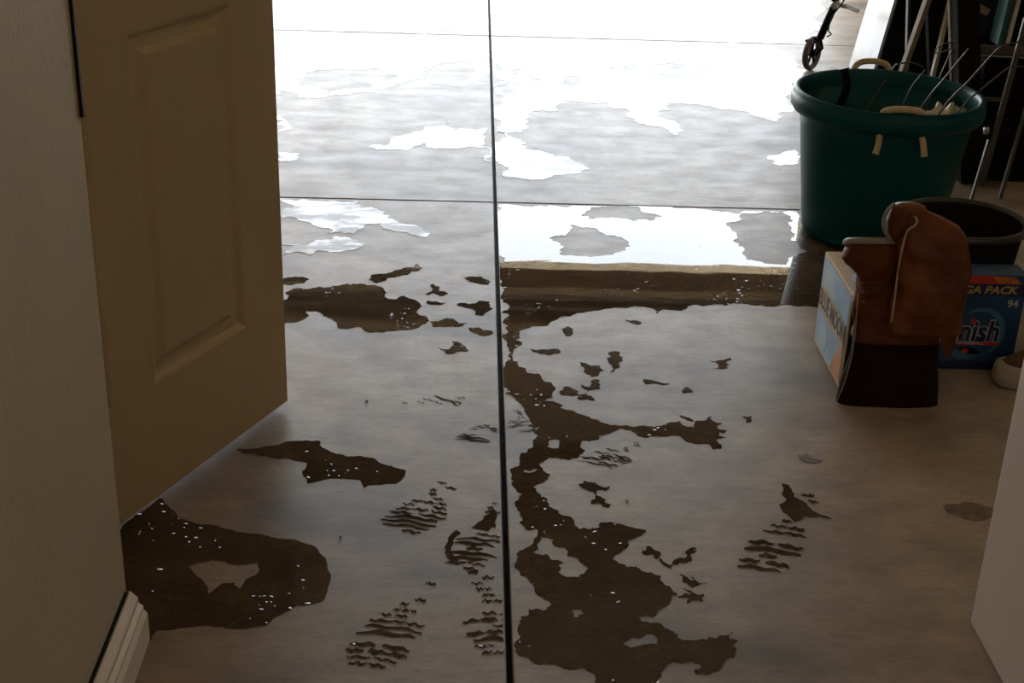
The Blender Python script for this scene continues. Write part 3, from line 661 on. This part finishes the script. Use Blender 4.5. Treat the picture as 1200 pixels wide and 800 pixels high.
# boots turned upside down: stacks of rounded sections from the shaft opening up to the sole
def boot_stack(name, secs, mat, parent, n=44, e=0.72, wr=0.003, seed=1, open_bottom=True, lean_back=0.0):
    rg = random.Random(seed); ph = [rg.uniform(0, 6.28) for _ in range(6)]
    bm = bmesh.new(); rings = []
    # refine
    S = []
    for a, b in zip(secs, secs[1:]):
        for k in range(4):
            t = k / 4; S.append([a[i] + (b[i] - a[i]) * t for i in range(5)])
    S.append(list(secs[-1]))
    for (z, xl, xr, yc, ry) in S:
        cx, rx = (xl + xr) / 2, (xr - xl) / 2; ring = []
        for k in range(n):
            t = 2 * math.pi * k / n; c, s = math.cos(t), math.sin(t)
            px = cx + rx * math.copysign(abs(c) ** e, c); py = yc + ry * math.copysign(abs(s) ** e, s)
            w = wr * (math.sin(z * 95 + 3 * c + ph[0]) * 0.6 + math.sin(z * 47 - 5 * s + ph[1]) + 0.7 * math.sin(px * 60 + z * 30 + ph[2]))
            ring.append(bm.verts.new((px + w * c, py + w * s * 1.2, z - lean_back * max(0.0, min(1.0, (z - 0.29) / 0.08)) * (py + 0.05))))
        rings.append(ring)
    for i in range(len(rings) - 1):
        for k in range(n): bm.faces.new((rings[i][k], rings[i][(k + 1) % n], rings[i + 1][(k + 1) % n], rings[i + 1][k]))
    bm.faces.new(rings[-1])
    if not open_bottom: bm.faces.new(rings[0][::-1])
    o = from_bm(name, bm, mat, parent, True)
    if open_bottom:
        md = o.modifiers.new('leather_thickness', 'SOLIDIFY'); md.thickness = 0.003; md.offset = -1
    return o, rings
OX, OY = 0.96, 2.842
ba = tag(empty('boot', (OX, OY, 0)), 'tall brown leather boot standing upside down in front of the beer carton', 'boot', 'pair of brown leather boots')
def rel(secs): return [(z, xl - OX, xr - OX, yc - OY, ry) for z, xl, xr, yc, ry in secs]
boot_stack('shaft_cuff', rel([(0.0, 0.842, 1.073, 2.842, 0.036), (0.02, 0.845, 1.071, 2.842, 0.035), (0.06, 0.853, 1.066, 2.842, 0.034), (0.11, 0.859, 1.060, 2.842, 0.034), (0.155, 0.860, 1.052, 2.842, 0.036)]), M['leather_dark'], ba, wr=0.0012, seed=2)
boot_stack('upper', rel([(0.1555, 0.860, 1.052, 2.842, 0.0362), (0.19, 0.858, 1.05, 2.842, 0.038), (0.225, 0.855, 1.045, 2.842, 0.040), (0.265, 0.852, 1.04, 2.842, 0.042), (0.295, 0.850, 1.036, 2.842, 0.042), (0.312, 0.846, 1.03, 2.842, 0.042), (0.325, 0.836, 1.026, 2.842, 0.044),
                       (0.345, 0.822, 1.022, 2.842, 0.047), (0.365, 0.816, 1.02, 2.842, 0.049), (0.384, 0.815, 1.02, 2.842, 0.049), (0.396, 0.818, 1.02, 2.842, 0.047)]), M['leather'], ba, wr=0.0034, seed=3, lean_back=0.42)
so, _ = boot_stack('outsole', rel([(0.3965, 0.813, 1.024, 2.842, 0.051), (0.401, 0.811, 1.025, 2.842, 0.052), (0.408, 0.812, 1.024, 2.842, 0.051), (0.412, 0.818, 1.02, 2.842, 0.046)]), M['sole'], ba, wr=0.0, seed=3, open_bottom=False, lean_back=0.42)
tube('hem_welt', [Vector((0.842 - OX, -0.012, 0.004)), Vector((0.846 - OX, -0.018, 0.03)), Vector((0.853 - OX, -0.020, 0.07)), Vector((0.8585 - OX, -0.020, 0.12)), Vector((0.8585 - OX, -0.022, 0.17)), Vector((0.855 - OX, -0.022, 0.22)), Vector((0.851 - OX, -0.024, 0.27))], 0.0015, M['stitch'], ba, 6)
for k in range(3):
    tube('fold', smooth_path([(0.852 - OX + 0.004 * k, -0.034, 0.300 - 0.022 * k), (0.875 - OX, -0.044, 0.306 - 0.024 * k), (0.900 - OX, -0.044, 0.302 - 0.020 * k), (0.918 - OX, -0.042, 0.308 - 0.022 * k)], 4), [0.001] + [0.0035] * 11 + [0.001], M['leather'], ba, 8)

PX, PY = 1.01, 2.765
bb_ = tag(empty('boot', (PX, PY, 0)), 'brown leather boot slumped over the other with its shaft hanging open', 'boot', 'pair of brown leather boots')
def relb(secs): return [(z, xl - PX, xr - PX, yc - PY, ry) for z, xl, xr, yc, ry in secs]
boot_stack('shaft', relb([(0.205, 0.915, 1.064, 2.765, 0.024), (0.23, 0.915, 1.066, 2.765, 0.028), (0.265, 0.914, 1.067, 2.765, 0.028), (0.31, 0.913, 1.064, 2.765, 0.028), (0.345, 0.912, 1.060, 2.765, 0.028), (0.39, 0.911, 1.056, 2.768, 0.028),
                        (0.425, 0.912, 1.048, 2.772, 0.028), (0.443, 0.914, 1.036, 2.776, 0.026), (0.460, 0.917, 1.000, 2.78, 0.022), (0.474, 0.921, 0.965, 2.784, 0.014), (0.480, 0.928, 0.946, 2.786, 0.006)]), M['leather'], bb_, wr=0.0040, seed=9, e=0.48)
boot_stack('foot', relb([(0.410, 0.896, 0.93, 2.80, 0.024), (0.425, 0.884, 0.945, 2.800, 0.030), (0.448, 0.880, 0.96, 2.800, 0.034), (0.468, 0.886, 0.965, 2.800, 0.032), (0.482, 0.896, 0.958, 2.798, 0.022), (0.488, 0.910, 0.94, 2.797, 0.010)]), M['leather'], bb_, wr=0.0015, seed=11, open_bottom=False)
tube('outsole', smooth_path([(0.889 - PX, 2.772 - PY, 0.415), (0.876 - PX, 2.780 - PY, 0.432), (0.873 - PX, 2.786 - PY, 0.452), (0.880 - PX, 2.792 - PY, 0.472), (0.894 - PX, 2.797 - PY, 0.486)], 4), 0.0042, M['sole'], bb_, 8)
tube('edge_welt', smooth_path([(0.9125 - PX, 2.752 - PY, 0.225), (0.9105 - PX, 2.751 - PY, 0.29), (0.909 - PX, 2.752 - PY, 0.37), (0.912 - PX, 2.748 - PY, 0.435), (0.918 - PX, 2.745 - PY, 0.450), (0.926 - PX, 2.745 - PY, 0.456), (0.931 - PX, 2.748 - PY, 0.466), (0.926 - PX, 2.752 - PY, 0.474)], 4), 0.0024, M['stitch'], bb_, 8)
bm = bmesh.new()
strap = [(1.030, 0.235), (1.062, 0.235), (1.066, 0.175), (1.058, 0.145), (1.044, 0.150), (1.034, 0.185)]
a = [bm.verts.new((x - PX, 2.772 - PY - 0.003, z)) for x, z in strap]; b = [bm.verts.new((x - PX, 2.772 - PY + 0.002, z)) for x, z in strap]
for i in range(6): bm.faces.new((a[i], a[(i + 1) % 6], b[(i + 1) % 6], b[i]))
bm.faces.new(a); bm.faces.new(b[::-1]); from_bm('pull_strap', bm, M['leather'], bb_)
# detergent box
SX0, SX1, SY, SH = 1.098, 1.306, 3.018, 0.243
soap = tag(empty('detergent_box', (SX0, SY, 0)), 'blue dishwasher detergent box with yellow pack lettering beside the boots', 'box')
SW = SX1 - SX0
box('carton', 0, SW, 0, 0.075, 0, SH, M['soap_blue'], soap, bev=0.002)
sf = frame((0, -0.0004, 0), (1, 0, 0), (0, 0, 1)); sf2 = frame((0, -0.0011, 0), (1, 0, 0), (0, 0, 1)); sf3 = frame((0, -0.0018, 0), (1, 0, 0), (0, 0, 1))
plate('navy_band', [(0.002, 0.192), (SW - 0.002, 0.192), (SW - 0.002, 0.222), (0.002, 0.222)], sf, M['print_navy'], soap)
plate('red_band', [(0.002, 0.2222), (0.14, 0.2222), (0.12, 0.241), (0.002, 0.241)], sf, M['print_red'], soap)
plate('orange_band', [(0.1402, 0.2222), (SW - 0.014, 0.2222), (SW - 0.030, 0.2385), (0.122, 0.241)], sf, M['print_orange'], soap)
plate('pale_swirl', ell(0.118, 0.10, 0.058, 0.062), sf, M['soap_pale'], soap)
plate('swirl_inner', ell(0.108, 0.096, 0.056, 0.056), sf2, M['soap_blue'], soap)
plate('navy_foot', [(0.002, 0.003), (SW - 0.002, 0.003), (SW - 0.002, 0.022), (0.002, 0.022)], sf, M['print_navy'], soap)
text('lettering', 'MEGA PACK', 0.027, M['print_yellow'], soap, frame((0.102, -0.0014, 0.206), (1, 0, 0), (0, 0, 1)), sx=1.12, offset=0.0006, shear=0.2)
text('number', '94', 0.026, M['print_white'], soap, frame((0.182, -0.0008, 0.172), (1, 0, 0), (0, 0, 1)), sx=1.0, offset=0.0007)
text('logo_halo', 'Finish', 0.072, M['print_white'], soap, frame((0.092, -0.0018, 0.100), (1, 0, 0), (0, 0, 1)), sx=0.85, offset=0.0045, shear=0.1)
text('logo', 'Finish', 0.072, M['print_navy'], soap, frame((0.092, -0.0026, 0.100), (1, 0, 0), (0, 0, 1)), sx=0.85, offset=0.002, shear=0.1)
sf4 = frame((0, -0.0034, 0), (1, 0, 0), (0, 0, 1))
plate('logo_dot', ell(0.094, 0.1275, 0.0075, 0.0065, 16), sf4, M['print_red'], soap)
plate('red_strip', [(0.02, 0.066), (0.165, 0.066), (0.165, 0.0745), (0.02, 0.0745)], sf3, M['print_red'], soap)
text('strip_lettering', 'POWERBALL', 0.0085, M['print_white'], soap, frame((0.090, -0.0028, 0.0702), (1, 0, 0), (0, 0, 1)), sx=1.7, offset=0.0001)
plate('tablet_print', ell(0.090, 0.043, 0.034, 0.016), sf2, M['soap_pale'], soap)
plate('tablet_ball', ell(0.088, 0.050, 0.008, 0.007, 16), sf3, M['print_red'], soap)

# black bucket
bk = tag(empty('bucket', (1.225, 3.285, 0)), 'black bucket behind the boots and the detergent box', 'bucket')
lathe('body', [(0.001, 0.0), (0.115, 0.0), (0.12, 0.006), (0.135, 0.15), (0.150, 0.283), (0.146, 0.283), (0.131, 0.15), (0.115, 0.012), (0.001, 0.010)], 56, M['black'], bk)
lathe('rim', [(0.1505, 0.272), (0.157, 0.273), (0.1585, 0.285), (0.156, 0.292), (0.150, 0.293), (0.1462, 0.2835)], 56, M['bucket_rim'], bk, cap=False)

# sneaker at the right edge
sh = tag(empty('shoe', (1.37, 2.94, 0)), 'brown shoe with white toe and sole at the right edge', 'shoe')
def outline(k, n, L, w0):
    t = 2 * math.pi * k / n; c, s = math.cos(t), math.sin(t)
    return Vector((L * math.copysign(abs(c) ** 0.8, c), (w0 * (0.86 + 0.14 * -c)) * math.copysign(abs(s) ** 0.85, s), 0))
def shoe_layer(name, secs, mat, dx=0.0):
    n = 40; bm = bmesh.new(); R = []
    for (z, L, w, ox, lift) in secs:
        R.append([bm.verts.new(outline(k, n, L, w) + Vector((ox, 0, z + lift * outline(k, n, L, w).x))) for k in range(n)])
    for i in range(len(R) - 1):
        for k in range(n): bm.faces.new((R[i][k], R[i][(k + 1) % n], R[i + 1][(k + 1) % n], R[i + 1][k]))
    bm.faces.new(R[0][::-1]); bm.faces.new(R[-1])
    return from_bm(name, bm, mat, sh, True)
shoe_layer('sole', [(0.0, 0.122, 0.040, 0, 0), (0.008, 0.133, 0.046, 0, 0), (0.024, 0.139, 0.049, 0, 0), (0.042, 0.138, 0.048, 0, -0.03), (0.052, 0.134, 0.046, 0, -0.06)], M['shoe_white'])
shoe_layer('upper', [(0.049, 0.126, 0.044, 0.004, -0.05), (0.070, 0.118, 0.043, 0.010, 0.02), (0.086, 0.104, 0.040, 0.022, 0.10), (0.105, 0.082, 0.037, 0.044, 0.14), (0.122, 0.058, 0.032, 0.066, 0.12)], M['shoe_brown'])
for k in range(4):
    tube('lace', [(-0.045 + k * 0.022, -0.022, 0.084 + k * 0.0085), (-0.045 + k * 0.022, 0.0, 0.093 + k * 0.0085), (-0.045 + k * 0.022, 0.022, 0.084 + k * 0.0085)], 0.003, M['shoe_white'], sh, 6)

# ------------------------------------------------------------------ far right clutter
def lean(name, p0, p1, w, t, mat, label, cat, group=None, up_y=0.0):
    """a plank with its foot at p0 and its head at p1, width w across the view, thickness t"""
    p0, p1 = Vector(p0), Vector(p1); d = p1 - p0; L = d.length; ez = d.normalized(); ex = (Vector((1, 0.1, 0)) - ez * Vector((1, 0.1, 0)).dot(ez)).normalized(); ey = ez.cross(ex)
    bm = bmesh.new(); add_box(bm, -w / 2, w / 2, -t / 2, t / 2, 0, L, min(w, t) * 0.08, 1)
    R = Matrix(((ex.x, ey.x, ez.x), (ex.y, ey.y, ez.y), (ex.z, ey.z, ez.z)))
    for v in bm.verts: v.co = R @ v.co
    o = from_bm(name, bm, mat); o.location = p0
    return tag(o, label, cat, group)
def floor_from(a, b):       # extend the line a-b down to the floor
    a, b = Vector(a), Vector(b); t = a.z / (a.z - b.z); return a + (b - a) * t
# white panel leaning over, lower edge running away from the camera
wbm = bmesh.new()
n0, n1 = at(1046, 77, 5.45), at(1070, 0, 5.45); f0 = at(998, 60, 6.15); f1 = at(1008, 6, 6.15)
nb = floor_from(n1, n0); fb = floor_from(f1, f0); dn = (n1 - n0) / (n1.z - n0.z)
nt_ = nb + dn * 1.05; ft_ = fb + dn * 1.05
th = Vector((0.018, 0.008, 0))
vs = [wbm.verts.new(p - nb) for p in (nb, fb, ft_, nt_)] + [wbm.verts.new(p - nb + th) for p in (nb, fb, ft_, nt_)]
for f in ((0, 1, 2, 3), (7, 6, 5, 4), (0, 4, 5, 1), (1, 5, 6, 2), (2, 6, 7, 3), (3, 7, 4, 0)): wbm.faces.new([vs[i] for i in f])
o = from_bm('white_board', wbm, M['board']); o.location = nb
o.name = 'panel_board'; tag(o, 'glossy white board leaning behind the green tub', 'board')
# black folded table standing behind the tub
bt = tag(empty('folding_table', (1.95, 5.16, 0)), 'black folded table standing on edge behind the clutter', 'table')
TM = Matrix.Translation(Vector((0, 0, 0))) @ Matrix(((1, 0, 0.17, 0), (0, 1, 0.05, 0), (0, 0, 1, 0), (0, 0, 0, 1)))
box('table_top', -0.475, 0.62, 0.0, 0.05, 0.0, 1.20, M['black_matte'], bt, bev=0.01, M=TM)
box('side_rail', -0.43, 0.58, -0.025, -0.001, 0.05, 0.09, M['black'], bt, M=TM)
box('side_rail', -0.43, 0.58, -0.025, -0.001, 1.10, 1.14, M['black'], bt, M=TM)
# dark storage chest closing the gap below
ch = tag(empty('storage_chest', (2.16, 4.86, 0)), 'dark storage chest in the shade behind the clutter', 'chest')
box('body', -0.40, 0.42, -0.10, 0.20, 0.0, 0.36, M['black_matte'], ch, bev=0.012)
box('lid', -0.41, 0.43, -0.11, 0.21, 0.362, 0.40, M['black'], ch, bev=0.012)

tb = tag(empty('shadebox', (1.90, 4.625, 0)), 'added low black toolbox on the floor right of the green tub', 'shadebox')  # dark mass added to blacken the shaded floor here
box('body', -0.19, 0.40, -0.115, 0.115, 0.0, 0.13, M['black_matte'], tb, bev=0.008)
box('lid', -0.195, 0.405, -0.12, 0.12, 0.132, 0.165, M['black'], tb, bev=0.008)
tube('handle', smooth_path([(-0.08, -0.01, 0.165), (-0.07, -0.01, 0.19), (0.07, -0.01, 0.19), (0.08, -0.01, 0.165)], 5), 0.007, M['black'], tb, 8)

Yc = 4.55
p0, p1 = at(1058, 82, Yc), at(1084, 8, Yc); b0 = floor_from(p1, p0)
lean('wooden_stick', b0, b0 + (p1 - p0).normalized() * 1.0, 0.016, 0.03, M['wood'], 'slanted raw pine stick behind the rope handle of the tub', 'stick', 'sticks leaning behind the green tub')
p0, p1 = at(1063, 62, 4.9), at(1064, 18, 4.9); b0 = floor_from(p1, p0)
lean('metal_strip', b0, b0 + (p1 - p0).normalized() * 1.0, 0.009, 0.02, M['grey_tube'], 'thin grey metal strip beside the slanted pine stick', 'strip')
p0, p1 = at(1102, 50, 4.7), at(1110, 16, 4.7); b0 = floor_from(p1, p0)
lean('wooden_stick', b0, b0 + (p1 - p0).normalized() * 0.95, 0.012, 0.02, M['whitewood'], 'white painted stick leaning left of the black post', 'stick', 'sticks leaning behind the green tub')
p0, p1 = at(1117, 95, 4.62), at(1115, 20, 4.62); b0 = floor_from(p1, p0)
lean('wooden_stick', b0, b0 + (p1 - p0).normalized() * 0.95, 0.018, 0.02, M['wood'], 'upright tan stick close against the black post', 'stick', 'sticks leaning behind the green tub')
p0, p1 = at(1134, 110, 4.5), at(1132, 0, 4.5); b0 = floor_from(p1, p0)
lean('post', b0, b0 + (p1 - p0).normalized() * 1.3, 0.074, 0.05, M['black_matte'], 'upright black post rising behind the green tub', 'post')
p0, p1 = at(1098, 60, 4.75), at(1096, 0, 4.75); b0 = floor_from(p1, p0)
lean('plank', b0, b0 + (p1 - p0).normalized() * 1.1, 0.065, 0.03, M['black_matte'], 'dark plank between the pine stick and the black post', 'plank')

# grey metal folding stand: cross rails and splayed legs
fs = tag(empty('folding_stand', (1.86, 4.5, 0)), 'grey metal folding stand with flat cross rail right of the black post', 'stand')
O = Vector((1.86, 4.5, 0))
def rail(name, a, b, w, t, mat):
    a, b = Vector(a) - O, Vector(b) - O; d = b - a; L = d.length; ez = d.normalized()
    ref = Vector((0, 1, 0)); ey = (ref - ez * ref.dot(ez)).normalized(); ex = ey.cross(ez)
    R = Matrix(((ex.x, ey.x, ez.x, a.x), (ex.y, ey.y, ez.y, a.y), (ex.z, ey.z, ez.z, a.z), (0, 0, 0, 1)))
    return box(name, -w / 2, w / 2, -t / 2, t / 2, 0, L, mat, fs, bev=0.002, M=R)
rail('cross_rail', at(1142, 57, 4.56), at(1203, 60, 4.56), 0.026, 0.012, M['grey_tube'])
rail('cross_rail', at(1142, 64.5, 4.56), at(1203, 67.5, 4.56), 0.005, 0.014, M['steel'])
a1, a0 = at(1192, 62, 4.46), at(1175, 125, 4.46); g = floor_from(a1, a0)
rail('leg', g, a1 + (a1 - g) * 0.25, 0.018, 0.014, M['grey_tube'])
a1, a0 = at(1158, 168, 4.30), at(1137, 238, 4.30); g = floor_from(a1, a0)
rail('leg', g, a1 + (a1 - g) * 0.06, 0.010, 0.014, M['grey_tube'])
a1, a0 = at(1200, 135, 4.33), at(1170, 238, 4.33); g = floor_from(a1, a0)
rail('leg', g, a1 + (a1 - g) * 0.6, 0.011, 0.014, M['grey_tube'])
rail('cross_rail', at(1152, 116, 4.47), at(1178, 117, 4.47), 0.012, 0.010, M['grey_tube'])
tube('bolt', [at(1156, 150, 4.28) - O, at(1156, 156, 4.285) - O], 0.010, M['steel'], fs, 8)

# things standing on the chest
zc_ = 0.40
o = box('fabric_bag', -0.125, 0.035, 0.0, 0.06, 0.0, 0.45, M['navy_cloth'], None, bev=0.015); o.location = (1.84, 4.90, zc_ + 0.002)
tag(o, 'navy fabric bag standing on the dark chest', 'bag')
o = box('wood_block', -0.024, 0.024, -0.01, 0.01, -0.012, 0.012, M['wood'], None, bev=0.002)
o.location = at(1151, 11, 4.74); o.rotation_euler = (0, math.radians(24), 0); tag(o, 'short tan wood offcut against the navy bag', 'wood')
def book(px, y, w, d, h, mat, label, tilt):
    o = box('book', -w / 2, w / 2, -0.0, d, 0, h, mat, None, bev=0.002)
    p = at(px, 40, y); o.location = (p.x, y, zc_ + 0.002 + abs(math.sin(tilt)) * w / 2); o.rotation_euler = (0, tilt, 0)
    return tag(o, label, 'book', 'books and papers on the dark chest')
book(1174, 4.77, 0.016, 0.09, 0.28, M['teal'], 'thin teal book beside the white ones on the chest', 0.07)
book(1183, 4.77, 0.015, 0.09, 0.30, M['paper'], 'white book spine standing on the chest', 0.08)
book(1191.5, 4.77, 0.014, 0.09, 0.27, M['black'], 'black book right of the white spine', 0.085)
book(1198, 4.77, 0.016, 0.09, 0.26, M['red_card'], 'red brown book at the right picture edge', 0.10)

# rollator with a front wheel in view
wc = at(951, 66, 6.05)
ro = tag(empty('rollator', (wc.x, wc.y, 0)), 'folded wheeled walker with small front wheel behind the green tub', 'walker')
def torus(R, r, n=36, m=10):
    bm = bmesh.new(); rings = []
    for i in range(n):
        a = 2 * math.pi * i / n
        rings.append([bm.verts.new(((R + r * math.cos(2 * math.pi * j / m)) * math.cos(a), r * 1.3 * math.sin(2 * math.pi * j / m), (R + r * math.cos(2 * math.pi * j / m)) * math.sin(a))) for j in range(m)])
    for i in range(n):
        for j in range(m): bm.faces.new((rings[i][j], rings[(i + 1) % n][j], rings[(i + 1) % n][(j + 1) % m], rings[i][(j + 1) % m]))
    return bm
WR = 0.074
def wheel(cx, cyy, rz):
    Rm = Matrix.Translation((cx, cyy, WR)) @ Matrix.Rotation(rz, 4, 'Z')
    bm = torus(WR - 0.011, 0.011); bmesh.ops.transform(bm, matrix=Rm, verts=bm.verts[:]); w = from_bm('wheel', bm, M['tyre'], ro, True)
    bm = bmesh.new()
    add_tube(bm, [(0, -0.016, 0), (0, 0.016, 0)], 0.014, 12)
    for k in range(5):
        a = math.radians(18 + 72 * k); add_tube(bm, [(0.01 * math.cos(a), 0, 0.01 * math.sin(a)), ((WR - 0.018) * math.cos(a), 0, (WR - 0.018) * math.sin(a))], 0.0055, 6)
    bmesh.ops.transform(bm, matrix=Rm, verts=bm.verts[:]); from_bm('spokes', bm, M['black'], w, True)
wheel(0.0, 0.0, math.radians(52))
wb = Vector((wc.x, wc.y, 0))
def rp(x, y, yy): return at(x, y, yy) - wb
fork_top = rp(961, 45, 6.03)
bm = bmesh.new()
add_tube(bm, [Vector((0.012, -0.022, WR)), Vector((0.034, -0.028, WR + 0.03)), fork_top], 0.008, 8)
add_tube(bm, [Vector((-0.012, 0.022, WR)), Vector((0.01, 0.022, WR + 0.045)), fork_top], 0.006, 8)
add_tube(bm, [rp(944, 48, 6.03), fork_top], 0.006, 8)
from_bm('fork', bm, M['black'], ro, True)
tube('leg', [fork_top, rp(963, 40, 6.03), rp(977, 8, 6.03), rp(990, -40, 6.03), rp(1010, -120, 6.05)], [0.016, 0.017, 0.017, 0.016, 0.015], M['black'], ro, 12)
tube('clamp', [rp(974, 8, 6.02), rp(983, 3, 6.02)], 0.017, M['steel'], ro, 10)
tube('cross_bar', [rp(981, 5, 6.02), rp(994, 8, 6.03), rp(1006, 13, 6.04)], 0.010, M['steel'], ro, 10)
tube('cable', smooth_path([rp(969, 43, 6.0), rp(974, 40, 6.0), rp(971, 35, 6.0), rp(975, 20, 6.0), rp(988, 2, 6.0), rp(996, -14, 6.0)], 5), 0.003, M['black'], ro, 6)
tube('hand_grip', [rp(1010, -120, 6.05), rp(1010, -120, 6.05) + Vector((0.02, -0.10, 0.02))], 0.016, M['rubber'], ro, 10)

# small loose grit on the floor
for px, py, lab in ((399, 629, 'tiny pebble on the dry concrete right of the dark rounded puddle'), (1025, 533, 'tiny pebble on the dry concrete in front of the boots'),
                    (735, 587, 'tiny pebble on the dry concrete right of the turtle-shaped splash'), (430, 470, 'tiny pebble on the dry concrete below the oval puddle')):
    bm = bmesh.new(); bmesh.ops.create_icosphere(bm, subdivisions=1, radius=0.0028)
    for v in bm.verts: v.co = Vector((v.co.x * 1.3, v.co.y, v.co.z * 0.7)) * rnd.uniform(0.8, 1.2)
    o = from_bm('pebble', bm, M['concrete']); p = fl(px, py); o.location = (p.x, p.y, 0.0018)
    tag(o, lab, 'pebble', 'loose pebbles on the floor')
